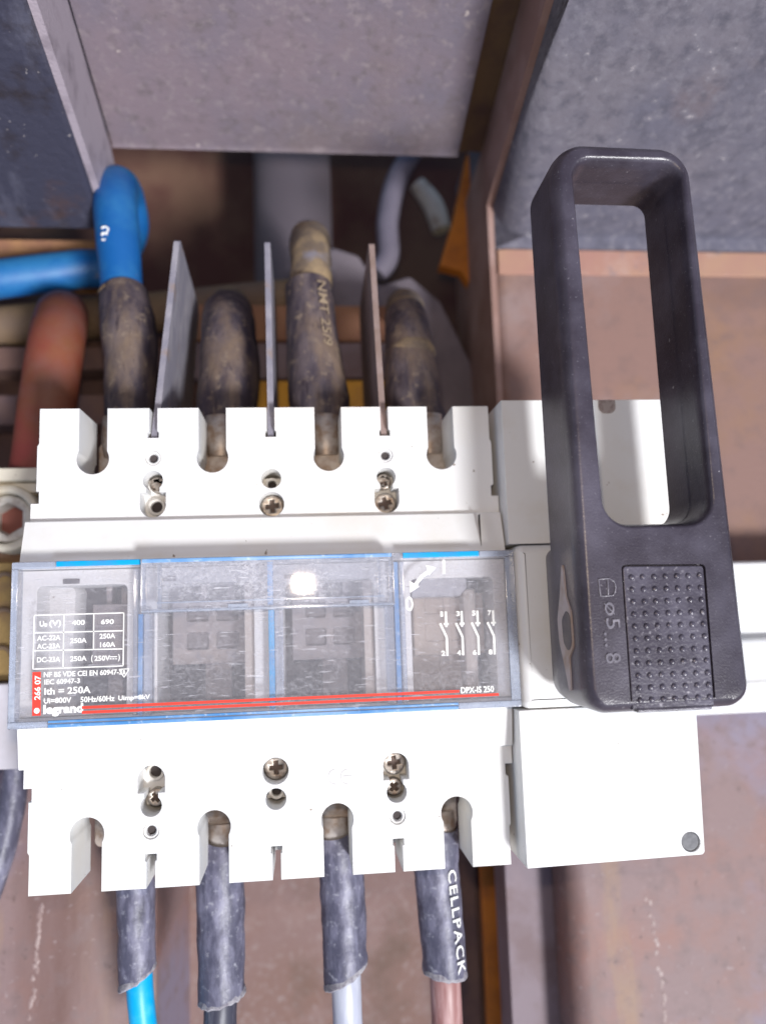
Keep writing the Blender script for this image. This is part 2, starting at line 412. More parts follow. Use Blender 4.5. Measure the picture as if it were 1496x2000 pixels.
# sheets behind everything
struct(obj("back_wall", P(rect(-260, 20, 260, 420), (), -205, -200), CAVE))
struct(obj("back_panel", P(rect(-260, -330, 260, 62), (), -128, -124), LILAC))

# right-hand channel: front sheet below, sheet above, slab over it
bm = bmesh.new()
prof = [(103, -130)] + [(103, -68)] + [(103 + 8 * (1 - math.cos(math.radians(a))), -68 + 8 * math.sin(math.radians(a))) for a in range(10, 91, 10)] + [(300, ZB), (300, -130)]
prism(bm, prof, (), -20, 330, M=Matrix(((1, 0, 0), (0, 0, -1), (0, 1, 0))))
chan = obj("steel_channel", bm, RUST)
tag(chan, "reddish brown steel channel with a line of weld blobs, below the plain lower right box", "steel channel")
for i in range(34):
    t = i / 33
    p = at(1262 + 42 * t + random.uniform(-5, 5), 1730 + 270 * t, ZB + 0.2)
    if random.random() < 0.45: continue
    b = bmesh.new(); bmesh.ops.create_icosphere(b, subdivisions=2, radius=1)
    for v in b.verts: v.co = Vector((v.co.x * random.uniform(.5, 1.0), v.co.y * random.uniform(.5, 1.3), v.co.z * 0.16)) + Vector((p.x, p.y, ZB))
    obj("weld_bead", b, WELD, chan)
bm = P(rect(84.5, -330, 118, 12), (), -96, -78, 0.6)
st = obj("flat_steel_strip", bm, STRIPM)
tag(st, "grey lilac flat steel strip running down beside the rounded edge of the right channel", "steel strip")
bm = bmesh.new()
prism(bm, [(88, 130), (88, -ZB + 6), (88.6, -ZB + 3.4), (90.2, -ZB + 1.4), (93, -ZB), (300, -ZB), (300, 130)], (), -151, -14, M=Matrix(((1, 0, 0), (0, 0, -1), (0, -1, 0))))
up = obj("steel_sheet", bm, RUSTU)
tag(up, "pinkish brown primed steel sheet behind the black handle, under the gritty grey slab", "steel sheet")
# pale dust ridge where the slab meets the sheet
bm = bmesh.new()
box(bm, 90, 140, ZB, 300, 150.5, ZB + 0.8, 0.5)
obj("painted_band", bm, mat("ochre_band", (0.42, 0.25, 0.165, 1), [((0.38, 0.20, 0.16, 1), 18, 0.40, 0.6), ((0.46, 0.33, 0.29, 1), 40, 0.5, 0.7), ((0.2, 0.17, 0.19, 1), 60, 0.58, 0.7)], rough=0.7), up)
def hood(x0, x1, thick, name, m):  # unseen outer end is lengthened to shade the upper part of the switch
    prof = [(151.5, -60.4), (157, -60), (181, 35), (205, 130), (205 + thick, 130), (160 + thick, -60), (158 + thick, -130), (151.5, -130)]
    if x0 < 0: prof = [(157, -60), (181, 35), (205, 130), (205 + thick, 130), (160 + thick, -60), (159 + thick, -66), (160, -66)]
    b = bmesh.new(); prism(b, prof, (), x0, x1, M=YZX)
    xe = x0 if x0 > 0 else x1
    on = lambda v: abs(v.co.x - xe) < 1e-3 and v.co.z > -60.2 and abs(v.co.y - (157 + (v.co.z + 60) * 24 / 95)) < 0.6
    es = [e for e in b.edges if on(e.verts[0]) and on(e.verts[1])]
    bmesh.ops.bevel(b, geom=es, offset=(13.0 if x0 > 0 else 2.0), segments=6, affect='EDGES', profile=0.5)
    return obj(name, b, m)
slab = hood(89.5, 300, 60, "gritty_slab", SLAB)
tag(slab, "gritty grey dusty slab at the upper right, above the top of the black handle", "slab")
bm = bmesh.new()
prism(bm, [(152, -60.6), (170, -60.0), (194, 36.2), (218, 131.2), (244, 131.2), (197, -60), (190, -128), (60, -128), (60, -60.6)], (), 86.8, 89.3, M=YZX)
obj("edge_plate", bm, EDGEB, slab)

# left-hand slab with its flange
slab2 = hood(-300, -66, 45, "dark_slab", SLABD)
tag(slab2, "dark blue black grimy slab at the upper left, above the blue cable", "slab")
bm = bmesh.new()
prism(bm, [(160, -61), (161, -59), (184, 36), (208, 131), (239, 131), (191, -60), (188, -66), (160, -66)], (), -65.8, -63.2, M=YZX)
obj("flange", bm, STRIPU, slab2)
bm = P(rect(-300, 152, -64, 172), (), -112, -100, 0.8)
tag(obj("ochre_bar", bm, mat("ochre_bar_paint", (0.42, 0.22, 0.10, 1), [((0.26, 0.12, 0.08, 1), 40, 0.45, 0.66)], rough=0.75)), "ochre brown bar under the dark left slab, above the horizontal blue cable", "bar")

# centre plate
bm = bmesh.new()
prism(bm, [(192, -62), (193.5, -60), (216, 35), (238, 130), (242, 130), (196.5, -62)], (), -63.1, 76, M=YZX)
cp = obj("sheet_plate", bm, PLATE)
tag(cp, "dusty mauve grey sheet plate hanging at the top centre between the two slabs", "plate")
bm = bmesh.new()
prism(bm, [(197, -66), (199, -60), (246, 130), (252, 130), (204, -66)], (), 70, 88.5, M=YZX)  # added dark body painted as the shade in the gap
tag(obj("gap_shade", bm, mat("gap_shade_brown", (0.14, 0.085, 0.045, 1), [((0.09, 0.05, 0.04, 1), 40, 0.45, 0.6)], rough=0.8)), "olive brown filler standing for the shade in the gap between centre plate and right slab", "block")

# inside the cavity
bm = tube(bmesh.new(), [(7, 330, -150, 20), (7, 200, -150, 20), (7, 60, -150, 20)], 40)
tag(obj("grey_pipe", bm, PIPE), "wide grey vertical pipe in the dark cavity behind the cables", "pipe")
a = [at(x, y, -115) for x, y in ((815, 285), (775, 350), (757, 430), (758, 500), (735, 535))]
bm = tube(bmesh.new(), [(*p, 5.2 if i else 4.5) for i, p in enumerate(a)], 20)
tag(obj("pale_cable", bm, GREYW), "pale grey curved cable hanging in the cavity right of the wide pipe", "cable")
a = [at(x, y, -150) for x, y in ((815, 360), (845, 400), (862, 450))]
bm = tube(bmesh.new(), [(*a[0], 4.5), (*a[1], 5.5), (*a[2], 5)], 20)
tag(obj("beige_stub", bm, DIRTYW), "short beige cable stub in the dark cavity beside the orange strip", "cable stub")
a = [at(x, y, -100)[:2] for x, y in ((912, 300), (975, 300), (960, 420), (945, 600), (900, 530), (858, 520), (885, 430))]
bm = P([tuple(p) for p in a], (), -106, -99, 0.6)
tag(obj("orange_strip", bm, ORANGE), "orange painted strip at the right end of the dark cavity", "strip")
bm = P(rect(81.5, -330, 88.0, -20), (), -112, -108, 0.5)
tag(obj("orange_rod", bm, ORANGE), "narrow orange bar running down left of the grey lilac strip", "bar")
bm = P(rect(66, -330, 81.0, 62), (), -123.5, -118, 0.4)  # flat dark strip laid in for the darkness of the gap
tag(obj("dark_gap_strip", bm, RUSTD), "dark brown flat strip standing for the dark gap behind the last lower cable, left of the orange bar", "steel angle")
a = [at(x, y, -105)[:2] for x, y in ((640, 480), (700, 500), (740, 560), (800, 540), (860, 590), (945, 760), (945, 830), (650, 830))]
bm = P(rpoly([(p[0], p[1], 3) for p in a]), (), -112, -104, 1.5)
tag(obj("grey_bracket", bm, mat("lilac_bracket", (0.238, 0.203, 0.231, 1), [((0.182, 0.154, 0.182, 1), 45, 0.45, 0.65)], rough=0.8)), "dusty lilac grey sloping bracket behind the rightmost upper cable", "bracket")
bm = tube(bmesh.new(), [(-180, 128, -105, 9), (-80, 138, -105, 9), (0, 147, -105, 9), (22, 150, -105, 8)], 20)
tag(obj("dusty_pipe", bm, TAN), "tan dusty slanting pipe crossing behind the upper cables", "pipe")
for nm, y0, y1, m, lb in (("orange_brown_busbar", 124, 140, OBAR, "orange brown horizontal bar behind the upper cables, just under the tan pipe"),
                          ("grey_busbar", 107, 123, STRIPM, "grey horizontal bar between the orange brown bar and the yellow bar"),
                          ("yellow_busbar", 86, 106, YELLOW, "yellow horizontal bar showing in slivers between the upper cables")):
    bm = P(rect(-38 if m is not YELLOW else -33, y0, 50, y1), (), -97, -93, 0.8)
    tag(obj(nm, bm, m), lb, "busbar")
for y0, y1, m, lb in ((112, 122, RUSTD, "dark brown horizontal bar behind the red cable, upper of two"), (88, 101, mat("purple_brown_bar", (0.17, 0.11, 0.115, 1), [((0.25, 0.15, 0.12, 1), 40, 0.45, 0.66)], rough=0.75), "purple brown horizontal bar behind the red cable, lower of two")):
    bm = P(rect(-200, y0, -40, y1), (), -110, -96, 0.8)
    tag(obj("support_bar", bm, m), lb, "bar")
bm = P(rect(-260, 40, 84, 135), (), -123.5, -121, 0.5)
tag(obj("brown_mounting_sheet", bm, RUSTD), "dark brown sheet behind the bars and the upper cables", "steel sheet")

# left-hand lower channel with a weld line
bm = bmesh.new()
prism(bm, [(-300, -130), (-300, ZB - 6), (-78, ZB - 6), (-60, ZB - 10), (-48, -80), (-42, -124)], (), -12, 330, M=Matrix(((1, 0, 0), (0, 0, -1), (0, 1, 0))))
ch2 = obj("steel_channel", bm, RUST)
tag(ch2, "reddish brown steel channel with rough weld line, left of the bright blue lower cable", "steel channel")
for i in range(40):
    t = i / 39
    p = at(82 - 22 * t + random.uniform(-4, 4), 1770 + 230 * t, ZB - 6)
    if random.random() < 0.4: continue
    b = bmesh.new(); bmesh.ops.create_icosphere(b, subdivisions=2, radius=1)
    for v in b.verts: v.co = Vector((v.co.x * random.uniform(.4, .9), v.co.y * random.uniform(.6, 1.6), v.co.z * 0.16)) + Vector((p.x, p.y, ZB - 6))
    obj("weld_bead", b, WELD, ch2)

# white mounting rail right of the switch
bm = bmesh.new()
prof = [(-34.5, -46), (-34.5, -38.5), (-33.7, -37.6), (-24, -37.2), (-22.5, -38.2), (-10.5, -38.2), (-9, -39), (-8.2, -44), (4, -40.5), (5.5, -38), (14, -37), (19, -37.4), (19.8, -38.5), (19.8, -46)]
prism(bm, prof, (), 66, 300, M=YZX)
tag(obj("mounting_rail", bm, WHITE), "white horizontal mounting rail with a grooved face, right of the black handle", "rail")

# cream terminal block at the left edge
tb = thing("terminal_block", "cream dirty terminal block with a hex socket screw at the left edge, beside the switch", "terminal block", (-100, 0, -60))
bm = bmesh.new(); box(bm, -140, 54.2, -60, -72, 58.6, -38, 0.5); box(bm, -140, 50.5, -60, -72, 53.8, -41, 0.4)
obj("frame", bm, CREAM, tb)
bm = bmesh.new(); box(bm, -140, -14, -62, -73, 50, -52, 0.5)
obj("housing", bm, mat("brown_housing", (0.20, 0.12, 0.08, 1), [((0.34, 0.2, 0.09, 1), 60, 0.45, 0.65)], rough=0.7), tb)
hexa = [(-91.5 + 5.6 * math.cos(math.radians(60 * k + 30)), 41.5 + 5.6 * math.sin(math.radians(60 * k + 30))) for k in range(6)]
o1 = [(-91.5 + (11.6 + 0.7 * mnoise.noise(Vector((math.cos(t), math.sin(t), 3)) * 2)) * math.cos(t), 41.5 + 11.6 * math.sin(t)) for t in [2 * math.pi * k / 40 for k in range(40)]]
bm = bmesh.new(); prism(bm, o1, (circle(-91.5, 41.5, 8.6, 40),), -56, -39, 1.2)
obj("collar", bm, CREAM, tb)
bm = bmesh.new(); prism(bm, circle(-91.5, 41.5, 8.3, 36), (hexa,), -56, -41.5, 0.9)
obj("socket_screw", bm, DIRTYW, tb)
bm = bmesh.new(); box(bm, -98, 35, -56, -85, 48, -50)
obj("socket_floor", bm, mat("rusty_socket", (0.28, 0.10, 0.08, 1), rough=0.7), tb)
bm = bmesh.new(); box(bm, -140, -13.5, -52, -79, 27, -47, 0.8)
obj("contact_bar", bm, BRASS, tb)
for k, (px, py, r) in enumerate(((10, 1150, 26), (8, 1225, 30), (4, 1290, 22))):
    p = at(px, py, -46)
    pts = [(p.x + r * 0.17 * math.cos(t), p.y + r * 0.2 * math.sin(t), -46 + 0.6 * math.sin(2 * t), 0.8) for t in [0.3 + 3.9 * i / 10 for i in range(11)]]
    obj("wire_curl", tube(bmesh.new(), pts, 12, sub=4), TAN, tb)
bm = bmesh.new(); prism(bm, [(-140, -41.5), (-82.6, -42), (-79.5, -14), (-140, -14)], (), -60, -42, 0.7)
obj("lower_frame", bm, mat("pale_lilac_plastic", (0.62, 0.60, 0.66, 1), [((0.5, 0.47, 0.5, 1), 40, 0.45, 0.7)], rough=0.55), tb)
a = [at(x, y, -48) for x, y in ((60, 1400), (36, 1490), (22, 1590), (-4, 1690), (-40, 1790))]
bm = tube(bmesh.new(), [(*p, 4.3) for p in a], 18, wob=0.3)
tag(obj("black_strap_cable", bm, SHRINK), "dusty black cable curving down the left edge below the terminal block", "cable")

# ================================================================== the switch
sw = thing("isolating_switch", "white four pole isolating switch with clear printed cover and tall black handle", "isolating switch", (0, 0, -45))
# core behind the terminal shields
bm = bmesh.new(); box(bm, -68.5, -48.3, -45, 68.5, 48.3, -20.5, 0.3)
for y0, y1 in ((-48.3, -20.6), (20.6, 48.3)): box(bm, -68.5, y0, -20.6, 68.5, y1, -8.5, 0.3)
for k in range(5):                                    # walls between the poles
    x = (-66.5, -35, 0, 35, 66.5)[k]
    wd = 1.5 if k in (0, 4) else 8.5
    for s in (1, -1):
        y0, y1 = sorted((48.6 * s, 66.5 * s)); box(bm, x - wd, y0, -44, x + wd, y1, -20.3, 0.3)
obj("housing_core", bm, WHITE, sw)
# front shields with cable slots, barrier slots and screw openings
def shield(s):
    SX = (-52.5, -17.5, 17.5, 52.5); hw = 4.05; cy = 53.6; R = 4.65
    o = [(-70, 34.6), (-70, 40.4), (-67.7, 40.4), (-67.7, 44.0), (-68.5, 44.0), (-68.5, 57.5), (-68.0, 58.3), (-68.0, 69)]
    def slot(cx):
        al = math.degrees(math.acos(hw / R))
        return [(cx - hw, 69)] + arc(cx, cy, R, 180 - al, 360 + al, 22) + [(cx + hw, 69)]
    def narrow(cx):
        return [(cx - 1.15, 69), (cx - 1.15, 61.8), (cx - 1.6, 61.5), (cx - 1.6, 59.8), (cx + 1.6, 59.8), (cx + 1.6, 61.5), (cx + 1.15, 61.8), (cx + 1.15, 69)]
    for i, cx in enumerate(SX):
        o += slot(cx)
        if i < 3: o += narrow((-35, 0, 35)[i])
    o += [(68.0, 69), (68.0, 58.3), (68.5, 57.5), (68.5, 44), (67.7, 43.4), (67.7, 40.4), (69.9, 40.4), (69.9, 34.6)]
    holes = []
    for cx in (-35, 35):
        holes.append(circle(cx, 53.6, 2.25, 24))
        R1 = 2.9; nk = 1.9
        al = math.degrees(math.asin(nk / R1))
        bw = 3.75
        kh = arc(cx, 46.8, R1, -90 + al, 270 - al, 22) + [(cx - nk, 43.2), (cx - bw, 43.2)] + arc(cx, 39.4, bw, 180, 360, 14) + [(cx + bw, 43.2), (cx + nk, 43.2)]
        holes.append(kh)
    holes.append(circle(0, 46.8, 2.95, 28))
    holes.append(circle(0, 39.0, 3.75, 28))
    f = lambda l: [(x, y * s) for x, y in l]
    o2, h2 = f(o), [f(h) for h in holes]
    if s < 0:                                          # lower edge is a little worn: cut corner as in the photo
        pass
    bm = P(o2, h2, -20, 0, 0.28)
    return obj("terminal_shield", bm, WHITE, sw)
sh_t = shield(1); sh_b = shield(-1)
# eyelets and pin holes
for s in (1, -1):
    for cx in (-35, 35):
        bm = bmesh.new()
        n = 28; prof = [(2.2, -8.4), (2.2, -0.7), (1.95, -0.4), (1.6, -0.5), (1.25, -1.1), (1.2, -8.4)]
        rings = [[bm.verts.new((cx + r * math.cos(2 * math.pi * k / n), 53.6 * s + r * math.sin(2 * math.pi * k / n), z)) for k in range(n)] for r, z in prof]
        for a_, b_ in zip(rings, rings[1:]):
            for k in range(n): bm.faces.new((a_[k], a_[(k + 1) % n], b_[(k + 1) % n], b_[k]))
        obj("eyelet", bm, WHITE, sw)
        obj("eyelet_shade", P(circle(cx, 53.6 * s, 1.5, 16), (), -8, -1.6), DARKHOLE, sw)  # dark disc painted in for the shade down the eyelet
for cx, cy, r in ((-35, 39.6, 2.0), (0, 45.9, 1.6), (-35, -38.6, 2.0), (0, -46.0, 1.7)):
    obj("pin_boss", P(circle(cx, cy, r + 0.6, 24), (circle(cx, cy, r - 0.25, 24),), -8.6, -6.2, 0.2), DIRTYW, sw)
    obj("pin_hole", P(circle(cx, cy, r - 0.15, 20), (), -8.9, -8.3), DARKHOLE, sw)  # dark disc in place of the shade inside the hole
def screw(cx, cy, r, ang):
    ca, sa = math.cos(ang), math.sin(ang)
    w1, l1 = 0.17 * r, 0.55 * r
    cross = [(w1, w1), (w1, l1), (-w1, l1), (-w1, w1), (-l1, w1), (-l1, -w1), (-w1, -w1), (-w1, -l1), (w1, -l1), (w1, -w1), (l1, -w1), (l1, w1)]
    cross = [(cx + x * ca - y * sa, cy + x * sa + y * ca) for x, y in cross]
    bm = P(circle(cx, cy, r, 32), (cross,), -8.4, -5.2, 0.45)
    s = obj("screw", bm, SCREW, sw)
    obj("cross_recess", P(circle(cx, cy, 0.62 * r, 16), (), -8.2, -6.4), mat("brown_recess", (0.13, 0.09, 0.075, 1), rough=0.7) if "brown_recess" not in MATS else MATS["brown_recess"], s)  # dark brown floor under the cross cut
for cx, cy, r, ang in ((-34.6, 46.3, 2.4, 0.2), (0, 39.0, 3.45, 0.1), (34.8, 46.2, 2.4, 0.5), (35, 39.3, 3.4, 0.25), (-34.6, -45.6, 2.5, 0.6), (0, -39.0, 3.45, 0.05), (35, -39.3, 3.4, 0.1), (34.8, -46.3, 2.5, 0.8)):
    screw(cx, cy, r, ang)
# band above and below the cover: a shallow ramp rising to the cover's edge
bm = bmesh.new()
for s in (1, -1):
    prof = [(34.9 * s, -20), (34.9 * s, 1.7), (34.6 * s, 2.1), (23.0 * s, 5.6 if s > 0 else 4.0), (20.6 * s, 5.8), (20.6 * s, -20)]
    prism(bm, prof, (), -70.6, 69.6, M=YZX)
obj("front_band", bm, WHITE, sw)
bm = bmesh.new(); box(bm, 62.4, 23.4, 3, 62.55, 34.0, 5.2)
obj("band_seam", bm, DARKHOLE, sw)
# inner frame with four windows under the cover
W = [(-66.0, -19.3, -41.2, 15.9), (-32.6, -19.3, -5.4, 15.6), (3.2, -19.3, 29.6, 15.4), (40.6, -19.3, 65.6, 15.0)]
bm = P(rect(-70.4, -20.4, 69.5, 20.4), [rrect(*q, 1.6) for q in W], -16, 4.2, 0.4)
obj("inner_frame", bm, WHITE, sw)
obj("inner_floor", P(rect(-69, -20, 68, 20), (), -19, -16.2), MECHD, sw)
for i, q in enumerate(W):
    x0, y0, x1, y1 = q
    m = mat("beige_mechanism", (0.44, 0.36, 0.30, 1), [((0.37, 0.30, 0.27, 1), 60, 0.45, 0.65)], rough=0.6) if i == 3 else MECH
    if i == 0: x0 += 10
    wx = x1 - x0
    hx = [x0 + wx * f for f in (0.24, 0.47, 0.56, 0.80)]
    holes = [rrect(hx[0], 4.6, hx[1], 9.2, 0.6), rrect(hx[2], 4.6, hx[3], 9.2, 0.6), rrect(hx[0], -3.8, hx[1], 1.2, 0.6), rrect(hx[2], -3.8, hx[3], 1.2, 0.6)]
    pb = obj("contact_block", P(rect(x0 + 2.2, -8.2, x1 - 0.6, 10.6), holes, -16, -7.5, 0.4), m, sw)
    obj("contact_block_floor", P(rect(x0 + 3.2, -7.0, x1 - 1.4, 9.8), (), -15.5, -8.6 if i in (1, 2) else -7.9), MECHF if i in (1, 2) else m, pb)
    if i == 3: obj("back_plate", P(rect(x0 + 0.3, -19.0, x1 - 5, 10.3), (), -16.1, -11.0), m, sw)
    for f in (0.38, 0.68):
        obj("guide_rib", P(rect(x0 + wx * f, 10.6, x0 + wx * f + 1.7, 17.5), (), -15, -9.5, 0.3), m, sw)
    obj("guide_rib", P(rect(x0 + wx * 0.42, -19, x0 + wx * 0.72, -8), (), -16, -10.5, 0.5), m, sw)
bm = bmesh.new(); prism(bm, rpoly([(-67, -20, 0), (-58.5, -20, 0), (-57.5, 17, 3), (-67, 17, 0)]), (), -15, -6, 3.0)
obj("side_liner", bm, WHITE, sw)
POST = mat("warm_grey_post", (0.52, 0.46, 0.42, 1), rough=0.6)
for a_ in ((-8.3, -19.2, -12, -5.5, 15.4, 2.0, 0.3), (26.6, -19.2, -12, 29.5, 15.2, 2.0, 0.3), (57.6, -19.2, -14, 62.0, 12, -3, 1.5)):
    obj("divider_post", box(bmesh.new(), *a_), POST, sw)
bm = bmesh.new(); prism(bm, rpoly([(41.3, 9.6, 0), (56, 9.6, 2), (58.2, 12, 1), (58.2, 16.8, 0), (41.3, 16.8, 0)]), (), -8, 1.5, 0.4)
obj("indicator_plate", bm, mat("pale_grey_plastic", (0.40, 0.40, 0.44, 1), [((0.34, 0.33, 0.36, 1), 120, 0.45, 0.65)], rough=0.55), sw)
for a_ in ((41.4, 13.4, 1.6, 44.0, 15.4, 1.9), (-59, 16.4, 4.3, -54.4, 17.8, 4.5), (-32, 16.4, 4.3, -27.4, 17.8, 4.5), (3.6, 16.2, 4.3, 8.2, 17.4, 4.5)):
    obj("indicator_slot", box(bmesh.new(), *a_), MECHD, sw)

# ---- clear cover: panes, rims, dividers, flap, painted blue edge reflections, printing
ZC = 10.0
cover = obj("cover", P(rrect(-71.2, -22.85, 71.0, 22.6, 0.7), (), ZC - 1.3, ZC, 0.25), PANE, sw)
bm = bmesh.new()
prism(bm, rrect(-71.2, -22.8, 71.0, 22.55, 0.7), (rect(-69.7, -21.3, 69.5, 21.1),), 5.0, ZC - 1.35)
obj("cover_wall", bm, RIM, cover)
def strip(nm, x0, y0, x1, y1, z0, z1, m, c=0.2):
    b = bmesh.new(); box(b, x0, y0, z0, x1, y1, z1, c); return obj(nm, b, m, cover)
# edges of the cover seen as thick clear plastic
strip("edge_bar", -71.0, 20.5, -59.3, 22.4, ZC + .02, ZC + .35, RIM)
strip("edge_bar", 60.6, 20.7, 70.8, 22.4, ZC + .02, ZC + .35, RIM)
strip("edge_bar", -71.0, -22.6, -60.6, -20.9, ZC + .02, ZC + .35, RIM)
strip("edge_bar", 52.5, -22.7, 70.8, -20.9, ZC + .02, ZC + .35, RIM)
strip("edge_bar", -71.0, -20.8, -69.3, 20.4, ZC + .02, ZC + .3, RIM)
strip("edge_bar", 68.0, -20.8, 70.8, 20.5, ZC + .02, ZC + .3, RIM)
strip("edge_reflection", -59.2, 21.0, -36.4, 22.5, ZC + .02, ZC + .32, BLUEB)  # blue reflections laid on the cover edges as coloured strips
strip("edge_reflection", 38.0, 20.9, 60.5, 22.5, ZC + .02, ZC + .32, BLUEB)
strip("edge_reflection", -60.5, -22.7, 52.4, -21.75, ZC + .02, ZC + .3, BLUEP)
strip("edge_reflection", -60.5, -21.45, 52.4, -20.75, ZC + .02, ZC + .3, BLUEP)
strip("blue_divider", -1.05, -20.6, 0.65, 7.2, 5.2, ZC - 1.5, BLUEB)  # blue reflection in the dividers put in as strip colour
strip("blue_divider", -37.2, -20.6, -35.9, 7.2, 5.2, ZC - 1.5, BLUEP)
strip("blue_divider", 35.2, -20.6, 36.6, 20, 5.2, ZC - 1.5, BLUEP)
strip("clear_divider", -35.6, -20.6, -33.2, 7.2, 5.2, ZC - 1.5, RIM)
strip("clear_divider", 0.9, -20.6, 3.1, 7.2, 5.2, ZC - 1.5, RIM)
strip("clear_divider", 32.4, -20.6, 34.9, 7.2, 5.2, ZC - 1.5, RIM)
strip("clear_divider", 36.9, -20.6, 38.3, 20, 5.2, ZC - 1.5, RIM)
strip("clear_divider", -38.6, -20.6, -37.4, 20, 5.2, ZC - 1.5, RIM)
# raised flap over the two middle windows
ZF = 12.2
flap = obj("flap", P(rrect(-35.9, 7.3, 35.0, 22.5, 0.6), (), ZF - 1.2, ZF, 0.3), PANED, cover)
bm = bmesh.new()
prism(bm, rrect(-35.9, 7.3, 35.0, 22.5, 0.6), (rect(-34.7, 8.4, 33.7, 20.8),), ZC + .05, ZF - 1.25)
obj("flap_wall", bm, RIM, cover)
strip("edge_reflection", -35.5, 21.3, 34.4, 22.35, ZF + .02, ZF + .3, BLUEP)
strip("flap_lip", -31.5, 9.9, 32.0, 10.25, ZF + .02, ZF + .2, RIM, 0.05)
strip("flap_lip", -35.6, 7.5, 34.8, 8.0, ZF + .02, ZF + .2, RIM, 0.05)
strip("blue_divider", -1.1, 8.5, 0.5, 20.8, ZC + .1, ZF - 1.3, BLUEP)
strip("clear_divider", -31.6, 8.5, -30.4, 20.8, ZC + .1, ZF - 1.3, RIM)
strip("clear_divider", 30.2, 8.5, 31.2, 20.8, ZC + .1, ZF - 1.3, RIM)
for x0 in (-12, 22):
    strip("finger_tab", x0, 8.1, x0 + 5.6, 9.2, ZF + .02, ZF + .5, RIM, 0.15)

ZP = ZC + 0.04
def line(bm, a, b, wpx, z=ZP, t=0.03):
    A = at(*a, z); B = at(*b, z); d = (B - A).normalized(); n = Vector((-d.y, d.x, 0)) * (wpx / 6.77 / 2)
    pl = [A + n, A - n, B - n, B + n]
    prism(bm, [(p.x, p.y) for p in pl], (), z, z + t)
def pline(bm, pts, wpx, z=ZP):
    for a, b in zip(pts, pts[1:]): line(bm, a, b, wpx, z)
def ptext(bm, text, px, py, wpx, hpx, bold=0.026, z=ZP + 0.02, rot=0.0):
    o = at(px, py, z); k = 6.77
    c, s = math.cos(rot), math.sin(rot)
    text_into(bm, text, o, Vector((c, s, 0)), Vector((-s, c, 0)), wpx / k, hpx / k, bold)
# rating table
T0 = (0.0, 1070.0); TS = 1 / 3.74
q = lambda x, y: (x * TS + T0[0], y * TS + T0[1])
bm = bmesh.new()
fr = [(254, 493), (907, 475), (902, 862), (244, 886)]
pline(bm, [q(*p) for p in fr + fr[:1]], 2.1)
line(bm, q(252, 622), q(906, 605), 2.1); line(bm, q(249, 752), q(903, 738), 2.1)
line(bm, q(470, 488), q(464, 878), 2.1); line(bm, q(688, 482), q(686, 742), 2.1)
for tx, x, y, wd, h in (("U", 292, 576, 30, 38), ("e", 324, 576, 22, 24), ("(V)", 362, 584, 80, 54), ("400", 528, 566, 88, 36), ("690", 740, 560, 88, 36), ("AC-22A", 273, 680, 158, 36),
                        ("AC-23A", 273, 740, 156, 36), ("250A", 515, 698, 112, 36), ("250A", 729, 665, 108, 36), ("160A", 733, 727, 104, 36), ("DC-23A", 272, 838, 157, 36),
                        ("250A", 515, 830, 112, 36), ("(", 668, 838, 12, 52), ("250V", 692, 827, 106, 36), (")", 864, 830, 13, 52)):
    ptext(bm, tx, *q(x, y), wd * TS, h * TS)
line(bm, q(805, 796), q(858, 795), 1.6)
for k in range(3): line(bm, q(805 + 20 * k, 811), q(818 + 20 * k, 811), 1.6)
obj("rating_table", bm, INK, cover)
bm = bmesh.new()
for tx, x, y, wd, h in (("NF BS VDE CEI EN 60947-3", 322, 948, 526, 38), ("IEC 60947-3", 326, 1000, 238, 36), ("Ith = 250A", 326, 1075, 310, 48), ("Ui=800V", 322, 1139, 184, 38), ("50Hz/60Hz", 590, 1130, 230, 40), ("Uimp=8kV", 866, 1126, 216, 44)):
    ptext(bm, tx, *q(x, y), wd * TS, h * TS)
pline(bm, [q(872, 888), q(947, 883), q(909, 946), q(872, 888)], 1.7)
ptext(bm, "B", *q(900, 924), 18 * TS, 28 * TS)
obj("standards_text", bm, INK, cover)
bm = bmesh.new(); ptext(bm, "legrand", *q(318, 1236), 266 * TS, 82 * TS, 0.05)
obj("brand_lettering", bm, INK, cover)
bm = bmesh.new()
cs = [at(*q(*p), ZP) for p in ((240, 908), (302, 905), (301, 1226), (238, 1228))]
prism(bm, [(p.x, p.y) for p in cs], (), ZP, ZP + .02)
obj("red_label", bm, REDINK, cover)
bm = bmesh.new(); ptext(bm, "266 07", *q(298, 1110), 165 * TS, 42 * TS, 0.03, ZP + .05, math.pi / 2)
p = at(*q(272, 1190), ZP); prism(bm, circle(p.x, p.y, 0.78, 20), (), ZP + .03, ZP + .05)
obj("number_lettering", bm, INK, cover)
for a, b in (((160.5, 1382.0), (897, 1350.0)), ((160.5, 1391.5), (974, 1356.3))):
    bm = bmesh.new(); line(bm, a, b, 5.2); obj("red_line", bm, REDINK, cover)
